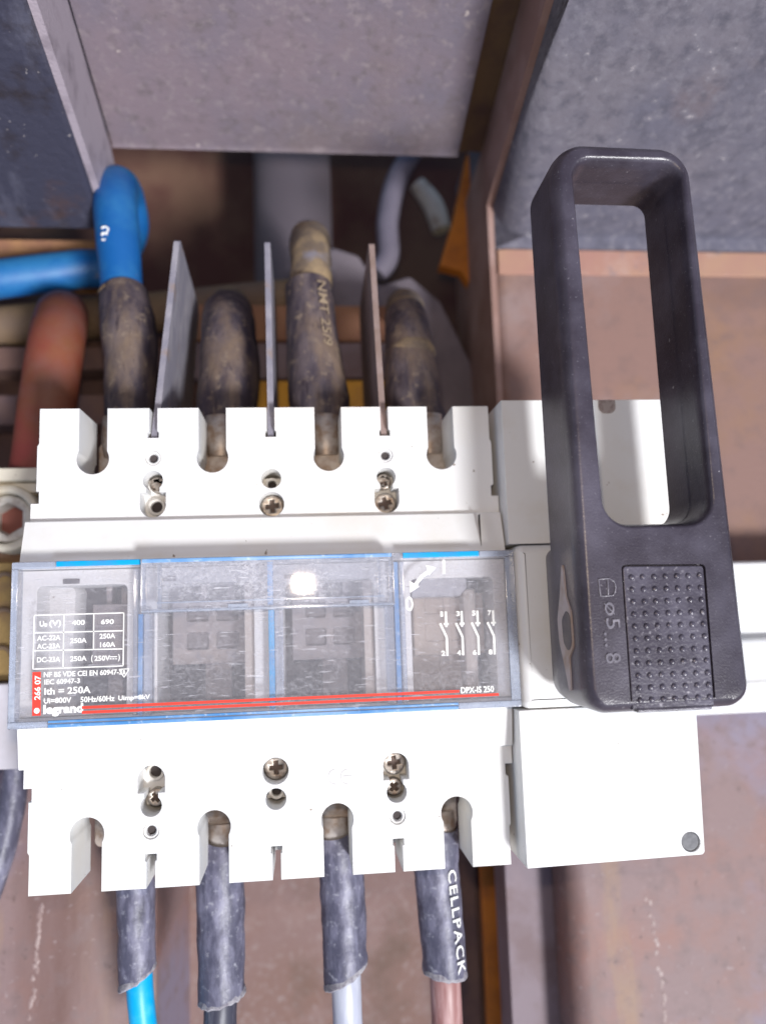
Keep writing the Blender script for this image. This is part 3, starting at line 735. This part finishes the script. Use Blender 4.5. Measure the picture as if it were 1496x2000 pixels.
# arrow, I and 0, pole diagram, type lettering
q2 = lambda x, y: (740 + x / 3.937, 1050 + y / 3.937)
bm = bmesh.new()
line(bm, q2(497, 170), q2(499, 280), 5.2)
ptext(bm, "0", *q2(207, 568), 59 / 3.937, 114 / 3.937, 0.012)
ar = [(275, 375), (300, 335), (335, 295), (385, 260)]
pline(bm, [q2(*p) for p in ar], 7.5)
for tri in (((440, 230), (360, 210), (385, 292)), ((240, 424), (234, 332), (312, 376))):
    c3 = [at(*q2(*p), ZP) for p in tri]; prism(bm, [(p.x, p.y) for p in c3], (), ZP + .031, ZP + .05)
obj("position_mark", bm, INK, cover)
bm = bmesh.new()
for k in range(4):
    ox = 121 * k; oy = -3.3 * k
    line(bm, q2(513 + ox, 568 + oy), q2(517 + ox, 658 + oy), 4.4)
    line(bm, q2(498 + ox, 665 + oy), q2(536 + ox, 664 + oy), 4.0)
    p = at(*q2(517 + ox, 680 + oy), ZP); prism(bm, circle(p.x, p.y, 0.36, 14), (), ZP + .03, ZP + .05)
    pline(bm, [q2(470 + ox, 660 + oy), q2(521 + ox, 768 + oy), q2(526 + ox, 908 + oy)], 4.4)
    ptext(bm, "1357"[k], *q2(473 + ox, 608 + oy), (20 if k == 0 else 29) / 3.937, 40 / 3.937, 0.04)
    ptext(bm, "2468"[k], *q2(480 + ox, 910 + oy), 31 / 3.937, 40 / 3.937, 0.04)
obj("pole_diagram", bm, INK, cover)
bm = bmesh.new(); ptext(bm, "DPX-IS 250", *q2(630, 1199), 258 / 3.937, 48 / 3.937, 0.03)
obj("type_lettering", bm, INK, cover)
# CE mark moulded on the lower shield
bm = bmesh.new()
for cx in (660, 684):
    p = at(cx - 4, 1517, 0)
    a_ = arc(p.x, p.y, 2.3, 90, 270, 16); b_ = arc(p.x, p.y, 1.95, 270, 90, 16)
    prism(bm, a_ + b_, (), -0.05, 0.12)
p = at(676, 1516, 0); box(bm, p.x - 1, p.y - .18, -0.05, p.x + 1.6, p.y + .18, 0.12)
obj("moulded_mark", bm, mat("mark_shade_grey", (0.56, 0.55, 0.55, 1), rough=0.6), sw)  # grey tone stands in for the shading of the relief

# ---- drive box on the right
ZX = 8.0
bm = bmesh.new()
prism(bm, rect(70.2, 24.4, 122.5, 68.6), (), -14, ZX, 0.3)
obj("upper_box", bm, WHITE, sw)
bm = bmesh.new()
ring = circle(118.9, -63.2, 2.75, 36)
prism(bm, rpoly([(70.2, -24.0, 0), (70.2, -67.6, 0.4), (122.9, -66.9, 1.2), (123.9, -24.0, 0)]), (ring,), -14, ZX + 1.0, 0.3)
obj("lower_box", bm, WHITE, sw)
obj("plug", P(circle(118.9, -63.2, 2.7, 30), (), -2, 8.5, 0.3), mat("grey_plug", (0.13, 0.13, 0.14, 1), [((0.18, 0.18, 0.19, 1), 700, 0.4, 0.6)], rough=0.6), sw)
bm = bmesh.new()
prism(bm, rrect(71.4, -23.9, 123.5, 24.1, 2.6), (), layers=[(0, -14), (0, 6.5), (0.25, 8.0), (0.9, 9.2), (2.0, 10.0), (3.0, 10.2)])
obj("handle_housing", bm, WHITE, sw)
p = at(1185, 800, ZX)
obj("moulded_slot", P(rpoly([(p.x - 2.7, 68.4, 0), (p.x - 2.7, 64.2, 2.6), (p.x + 2.7, 64.2, 2.6), (p.x + 2.7, 68.4, 0)]), (), ZX - 1, ZX + .25, 0.1), mat("grey_slot", (0.40, 0.34, 0.32, 1), [((0.26, 0.2, 0.19, 1), 500, 0.45, 0.6)], rough=0.8, bump=0.4), sw)

# ---- black handle
ho = rpoly([(77.9, 131.0, 9.5), (117.6, 130.3, 9.5), (121.4, -21.2, 6.0), (77.9, -21.6, 6.5)], 10)
hh = rpoly([(84.0, 124.8, 4.5), (113.5, 124.6, 4.5), (114.0, 25.9, 6.5), (86.2, 25.9, 6.5)], 10)
pad_o = [(89.6, 14.8), (110.6, 14.4), (110.3, -20.2), (89.5, -20.4)]
ped = [(89.0, 15.4), (111.2, 15.0), (110.9, -20.9), (88.9, -21.0)]
hp = rpoly([(p[0], p[1], 1.2 if i < 2 else 0) for i, p in enumerate(ped)], 5)
lay = [(0.0, 20.5), (0.0, 39.5), (0.35, 41.6), (1.2, 43.4), (2.2, 44.4), (3.2, 44.9), (3.6, 45.0)]
bm = bmesh.new()
def ringset(loop, lays, closed_in):
    l = clean(loop)
    if (area2(l) < 0) != closed_in: l.reverse()
    return [[bm.verts.new((x, y, z)) for x, y in inset(l, d)] for d, z in lays]
ro = ringset(ho, [(0.0, 23.5), (0.0, 40.0), (0.3, 41.9), (0.9, 43.4), (1.8, 44.5), (2.6, 45.0)], False)
ri = ringset(hh, [(-0.6, 23.5), (-0.3, 34.5), (-0.05, 35.0), (0.0, 41.0), (0.15, 42.6), (0.5, 43.9), (1.0, 44.7), (1.6, 45.0)], True)
for R_ in (ro, ri):
    for a_, b_ in zip(R_, R_[1:]):
        n = len(a_)
        for k in range(n): bm.faces.new((a_[k], a_[(k + 1) % n], b_[(k + 1) % n], b_[k]))
hpl = clean(hp)
pv = [bm.verts.new((x, y, 45.0)) for x, y in hpl]; pv2 = [bm.verts.new((x, y, 43.2)) for x, y in hpl]
def notch():                                            # front face with the pad recess cut to the lower edge
    front_o = [tuple(v.co[:2]) for v in ro[-1]]; front_i = [tuple(v.co[:2]) for v in ri[-1]]
    return front_o, front_i
fo, fi = notch()
padcut = rpoly([(89.0, 15.4, 1.2), (111.2, 15.0, 1.2), (110.9, -18.4, 0.2), (88.9, -18.4, 0.2)], 5)
for v in pv + pv2: bm.verts.remove(v)
pc = clean(padcut)
pv = [bm.verts.new((x, y, 45.0)) for x, y in pc]; pv2 = [bm.verts.new((x, y, 43.4)) for x, y in pc]
flat = ro[-1] + ri[-1] + pv
for tri in tessellate_polygon([[Vector((x, y, 0)) for x, y in l] for l in (fo, fi, pc)]):
    bm.faces.new([flat[i] for i in tri])
n = len(pv)
for k in range(n): bm.faces.new((pv[k], pv[(k + 1) % n], pv2[(k + 1) % n], pv2[k]))
bm.faces.new(pv2)
flat = ro[0] + ri[0]
for tri in tessellate_polygon([[v.co.copy() for v in ro[0]], [v.co.copy() for v in ri[0]]]):
    bm.faces.new([flat[i] for i in tri])
handle = obj("handle", bm, BLACK, sw, 40)
# skirt below the lower half of the handle
bm = bmesh.new()
prism(bm, rpoly([(78.4, 22, 3), (119.5, 22, 3), (120.4, -20.2, 6), (78.4, -21.0, 6.5)], 8), (), layers=[(1.2, 15.5), (0.0, 17), (-0.5, 24), (0.4, 30)])
obj("skirt", bm, BLACK, handle)
obj("pivot", P(circle(98, 0, 15, 40), (), 9, 16), BLACK, handle)
# padlock opening in the left side
bm = bmesh.new()
pts = [(18.5, 33.6), (13, 34.4), (8, 34.8), (4, 38.0), (-5, 38.2), (-8, 34.6), (-13, 34.6), (-18.5, 34.0), (-11, 31.0), (-4, 27.5), (2, 27.0), (9, 30.5)]
prism(bm, rpoly([(a_, b_, 2) for a_, b_ in pts], 3), (), 77.45, 78.2, M=YZX)
obj("padlock_slot", bm, mat("slot_edge_grey", (0.42, 0.37, 0.38, 1), [((0.34, 0.26, 0.22, 1), 90, 0.45, 0.6)], rough=0.6), handle)
bm = bmesh.new()
pts = [(4.5, 35), (3, 37.6), (-4, 37.8), (-6.5, 35), (-4, 31.5), (2, 31)]
prism(bm, rpoly([(a_, b_, 2) for a_, b_ in pts], 3), (), 77.3, 77.42, M=YZX)
obj("padlock_slot_recess", bm, MECHD, handle)
# dimpled pad
bm = bmesh.new()
prism(bm, rpoly([(89.45, 15.0, 0.9), (110.75, 14.6, 0.9), (110.5, -20.4, 0.1), (89.3, -20.5, 0.1)], 4), (), 43.45, 44.85, 0.25)
prism(bm, rect(91.0, -21.3, 110.2, -20.4), (), 40, 44.4, 0.3)
def dome(cx, cy, r, h, z):
    n = 14; prof = [(1, 0), (0.96, .30), (0.80, .62), (0.52, .88), (0.2, .99)]
    rings = [[bm.verts.new((cx + r * a_ * math.cos(2 * math.pi * k / n), cy + r * a_ * math.sin(2 * math.pi * k / n), z + h * b_)) for k in range(n)] for a_, b_ in prof]
    for a_, b_ in zip(rings, rings[1:]):
        for k in range(n): bm.faces.new((a_[k], a_[(k + 1) % n], b_[(k + 1) % n], b_[k]))
    bm.faces.new(rings[-1])
pad_p = lambda u, v: at(1040 + u / 3.281, 1000 + v / 3.281, 44.85)
for r_ in range(11):
    for c_ in range(7):
        t = r_ / 10; s = c_ / 6
        u = (632 + (1068 - 632) * s) * (1 - t) + (688 + (1133 - 688) * s) * t
        v = (420 - 12 * s) * (1 - t) + (1208 - 22 * s) * t
        p = pad_p(u, v); dome(p.x, p.y, 0.82, 0.62, 44.8)
obj("grip_pad", bm, BLACKP, handle, 60)
# moulded symbol and size lettering
bm = bmesh.new()
k = 45 - 45
def hpt(u, v): return at(1040 + u / 3.281, 1000 + v / 3.281, 45.0)
def ridge(pts, wd=0.3):
    for a_, b_ in zip(pts, pts[1:]):
        A, B = hpt(*a_), hpt(*b_); d = (B - A).normalized(); n_ = Vector((-d.y, d.x, 0)) * wd / 2
        pl = [A - d * .05 + n_, A - d * .05 - n_, B + d * .05 - n_, B + d * .05 + n_]
        prism(bm, [(p.x, p.y) for p in pl], (), 44.9, 45.3, 0.08)
ridge([(420, 432), (488, 426), (520, 446), (530, 482), (524, 520), (510, 536), (432, 540), (420, 432)])
ridge([(478, 430), (482, 532)])
for tx, (u, v), wd, h in (("ø5", (452, 580), 172, 96), ("...", (452, 772), 92, 18), ("8", (462, 905), 66, 100)):
    o = hpt(u, v); kk = 7.92 * 3.281
    text_into(bm, tx, o, Vector((0.02, -1, 0)), Vector((1, 0.02, 0)), wd / kk, h / kk, 0.0, 0.3)
obj("moulded_lettering", bm, mat("lit_lettering_black", (0.15, 0.14, 0.17, 1), [((0.30, 0.28, 0.32, 1), 700, 0.5, 0.7)], rough=0.3, spec=0.7), handle)  # paler tone stands in for light on the raised edges

# ================================================================== phase barriers
for x, tx, lb in ((-35, -30.6, "grey phase barrier plate in the left slot, leaning right, beside the bent black cable"),
                  (0, -0.8, "grey phase barrier plate in the middle slot, standing edge-on with scuffed edge"),
                  (35, 34.4, "grey phase barrier plate in the right slot, brown stained, beside the ringed cable")):
    bm = bmesh.new()
    prof = [(59.9, -1.6), (69.5, -4.2), (130, -15.5), (131, -17), (127, -62), (124, -66), (62, -62)]
    prism(bm, prof, (), x - 0.95, x + 0.95, M=YZX)
    bmesh.ops.triangulate(bm, faces=bm.faces)
    for v in bm.verts:
        t = max(0, (v.co.y - 62) / 68); v.co.x += (tx - x) * t
    tag(obj("phase_barrier", bm, BARRIERB if x == 35 else BARRIER), lb, "phase barrier", "phase barriers standing in the top slots")

# ================================================================== lower cables
def lower_cable(name, label, cx0, slot_x, r, xs, cut_l, cut_r, m, rc, xc, y_end=-150, x_end=None, textw=False, seed=0.0, zc=-26):
    t = thing(name, label, "cable", (cx0, -60, zc), "cables leaving the bottom of the switch")
    yb = (cut_l + cut_r) / 2; half = (cut_r - cut_l) / 2
    pts = [(slot_x, -63.0, zc + 2, r * 0.78), ((slot_x + cx0) / 2, -68.5, zc + 1, r * 0.95), (cx0, -77, zc, r * 1.02), ((cx0 + xs) / 2, -90, zc, r * 0.99), (xs, yb, zc, r * 0.97)]
    f = lambda a: 0.0
    bm = tube(bmesh.new(), pts, 36, cap=False, wob=0.55, wscale=0.15, seed=seed, sub=7)
    # slanting cut
    for v in bm.verts:
        if v.co.y < yb + 8:
            k = min(1, (yb + 8 - v.co.y) / 8)
            v.co.y += k * (half * (v.co.x - xs) / r + 0.35 * mnoise.noise(Vector((v.co.x * 0.9, v.co.z * 0.9, seed))))
    sl = obj("heat_shrink_sleeve", bm, SHRINK, t)
    bm = tube(bmesh.new(), [(xs, yb + 1.4, zc, r * 0.94), (xs, yb + 0.2, zc, r * 0.985), (xs, yb - 0.5, zc, r * 1.0), (xs, yb - 0.9, zc, r * 0.92), (xs, yb - 0.6, zc, rc * 1.02)], 36, cap=False, sub=3)
    for v in bm.verts:
        v.co.y += half * (v.co.x - xs) / r + 0.55 * mnoise.noise(Vector((v.co.x * 0.8, v.co.z * 0.8, seed + 4)))
    obj("cut_edge", bm, SHRINKR, t)
    bm = tube(bmesh.new(), [(xs, yb + 12, zc, rc), (xs + (xc - xs) * 0.3, yb + 2, zc, rc), (xc, yb - 10, zc, rc), (x_end if x_end is not None else xc, y_end, zc - 6, rc)], 28, wob=0.06)
    obj("insulation", bm, m, t)
    lx = slot_x if slot_x > -40 else -50.5
    bm = bmesh.new(); prism(bm, rrect(lx - 5.6, -63, lx + 5.6, -47, 2.0), (), zc + 0.5, zc + 3.6, 0.3)
    tube(bm, [(slot_x, -58, zc + 1, 5.2), (slot_x, -62, zc + 1, 5.6), (slot_x, -68, zc + 1, 5.2)], 20)
    obj("lug", bm, LUG, t)
    return t, sl
lower_cable("blue_power_cable", "bright blue cable leaving a black heat shrink sleeve, first at the bottom left", -44.3, -46.5, 5.7, -43.7, -105.4, -99.2, BLUEC, 4.0, -42.3, x_end=-39.0, seed=1.3)
lower_cable("black_power_cable", "black cable in a wide wrinkled black sleeve, second at the bottom", -18.6, -17.5, 7.35, -18.3, -111.0, -108.6, BLKC, 5.0, -18.9, x_end=-18.0, seed=5.1)
lower_cable("grey_power_cable", "pale grey cable in a slant cut black sleeve, third at the bottom", 19.3, 17.5, 7.0, 19.8, -109.6, -102.6, GREYC, 4.6, 20.0, x_end=20.8, seed=8.4)
t4, sl4 = lower_cable("brown_power_cable", "brown cable in a black sleeve printed with white letters, fourth at the bottom", 49.8, 51.0, 7.1, 51.2, -106.8, -108.6, BROWNC, 4.9, 51.2, x_end=52.4, seed=12.7)
bm = bmesh.new()
def wrap4(a_, b_, d):
    y = -75.5 - a_
    k = min(1, max(0, (-77 - y) / 30)); cx = 49.8 + 1.4 * k + 0.2; R_ = 7.1 * 1.02 + 0.30
    th = math.asin(0.66) + (2.0 + b_ - 2.0) / R_ * 1.0 - 0.42 + 0.10 * k
    return Vector((cx + R_ * math.sin(th), y, -26 + R_ * math.cos(th)))
text_into(bm, "CELLPACK", None, None, None, 31.0, 3.3, 0.012, 0, warp=wrap4, space=1.15)
obj("sleeve_lettering", bm, INK, t4)

# ================================================================== upper cables
def upper_cable(name, label, parts, loc):
    t = thing(name, label, "cable", loc, "cables entering the top of the switch")
    for nm, pts, m, kw in parts:
        obj(nm, tube(bmesh.new(), pts, 32, **kw), m, t)
    return t
def lug_top(t, x, z=-24):
    bm = bmesh.new(); prism(bm, rrect(x - 5.6, 46.8, x + 5.6, 63, 2.0), (), z, z + 3.2, 0.3)
    tube(bm, [(x, 58, z, 5.0), (x, 63, z, 5.6), (x, 72, z, 5.2)], 20)
    obj("lug", bm, LUG, t)
A = lambda px, py, z, r: (*at(px, py, z), r)
t = upper_cable("bent_blue_cable", "blue cable looped over above a grimy black sleeve, at the upper left",
    [("heat_shrink_sleeve", [A(254, 850, -28, 6.4), A(254, 790, -30, 8.4), A(256, 710, -33, 8.8), A(251, 640, -36, 9.6), A(243, 572, -40, 8.3)], SHRINKD, dict(wob=0.5, cap=False, seed=3.0)),
     ("insulation", [A(241, 600, -40, 7.3), A(237, 540, -42, 7.5), A(230, 460, -45, 7.9), A(226, 395, -50, 8.0), A(229, 365, -62, 8.0), A(243, 385, -76, 8.0), A(252, 450, -88, 8.0), A(215, 518, -92, 8.0), A(150, 526, -88, 7.9), A(0, 545, -84, 7.9), A(-120, 562, -84, 7.9)], BLUED, dict(wob=0.15)),
     ("sleeve_rim", [A(239.5, 580, -40, 8.1), A(239.5, 574, -40, 8.3), A(239.5, 567, -40, 7.7)], TAN, dict(wob=0.3, cap=False))], (-52, 60, -30))
lug_top(t, -50.5)
# dusty white number mark on the blue loop
bm = bmesh.new()
c3 = at(205, 458, -37.0)
for dy in (1.6, -0.9):
    pts = [(c3.x + 1.3 * math.cos(a_), c3.y + dy + 1.25 * math.sin(a_), c3.z + 0.1 + 0.12 * math.cos(a_), 0.38) for a_ in [math.radians(150 - 280 * i / 8) for i in range(9)]]
    tube(bm, pts, 8, sub=2)
obj("number_mark", bm, INK, t)
t = upper_cable("dusty_black_cable", "dark brown dusty black sleeve between the left and middle barriers, bending back",
    [("heat_shrink_sleeve", [A(418, 860, -27, 6.2), A(440, 800, -30, 9.9), A(450, 720, -34, 10.4), A(446, 650, -40, 9.8), A(446, 622, -52, 9.6), A(448, 612, -66, 9.2)], SHRINKD, dict(wob=0.45, cap=False, seed=7.7)),
     ("insulation", [A(447, 640, -44, 7.6), A(447, 626, -58, 8.6), A(448, 612, -74, 8.8), A(450, 600, -100, 8.8), A(450, 600, -120, 8.8)], DUSTY, dict(wob=0.3))], (-17.5, 60, -30))
lug_top(t, -17.5)
t = upper_cable("tall_black_cable", "tall black sleeve with faded tan lettering and dusty top, between middle and right barriers",
    [("heat_shrink_sleeve", [A(640, 870, -27, 6.0), A(626, 800, -29, 10.2), A(619, 740, -31, 10.0), A(610, 660, -33, 9.1), A(604, 560, -37, 8.4)], SHRINKD, dict(wob=0.45, cap=False, seed=11.2)),
     ("insulation", [A(610, 600, -37, 6.8), A(608, 540, -40, 7.6), A(606, 490, -46, 7.8), A(606, 470, -58, 7.8), A(606, 480, -74, 7.8), A(606, 520, -88, 7.6)], DUSTY, dict(wob=0.5, seed=2.0))], (17.5, 60, -30))
lug_top(t, 17.5)
bm = bmesh.new()
def wrapT(a_, b_, d):
    k = a_ / 21.0
    base = at(604 + 11 * k, 566 + 125 * k, -36 + 4 * k); R_ = 8.6 + 0.9 * k + 0.5
    th = 0.30 + b_ / R_
    return Vector((base.x + R_ * math.sin(th), base.y, base.z + R_ * math.cos(th)))
text_into(bm, "NMT 25/9", None, None, None, 21.0, 3.6, 0.01, 0, warp=wrapT)
obj("sleeve_lettering", bm, mat("faded_tan_print", (0.30, 0.23, 0.16, 1), rough=0.8), t)
t = upper_cable("ringed_black_cable", "short black sleeve with a pale ring and rounded tan top, right of the right barrier",
    [("heat_shrink_sleeve", [A(868, 870, -27, 6.0), A(812, 800, -29, 9.4), A(804, 745, -31, 9.7), A(799, 690, -33, 8.6), A(797, 650, -37, 8.5), A(792, 622, -44, 8.0)], SHRINKD, dict(wob=0.4, cap=False, seed=15.0)),
     ("insulation", [A(796, 650, -42, 7.0), A(792, 618, -50, 7.6), A(790, 604, -64, 7.8), A(790, 600, -90, 7.8), A(790, 600, -112, 7.8)], DUSTY, dict(wob=0.3)),
     ("pale_ring", [A(802.5, 700, -33, 8.7), A(802, 693, -33, 9.2), A(801, 685, -33.5, 8.6)], DUSTY, dict(wob=0.5, cap=False, seed=4.0))], (49, 60, -30))
lug_top(t, 52.5)
t = thing("red_cable", "thick faded red cable with a rounded bent top at the left, behind the switch", "cable", (-80, 60, -50))
obj("insulation", tube(bmesh.new(), [A(72, 940, -50, 9.8), A(80, 890, -50, 9.8), A(95, 780, -50, 10.0), A(110, 680, -52, 10.0), A(118, 635, -60, 10.0), A(122, 618, -74, 10), A(125, 612, -100, 10)], 36, wob=0.2), REDC, t)

for o in bpy.data.objects:
    if "_o" in o: del o["_o"]
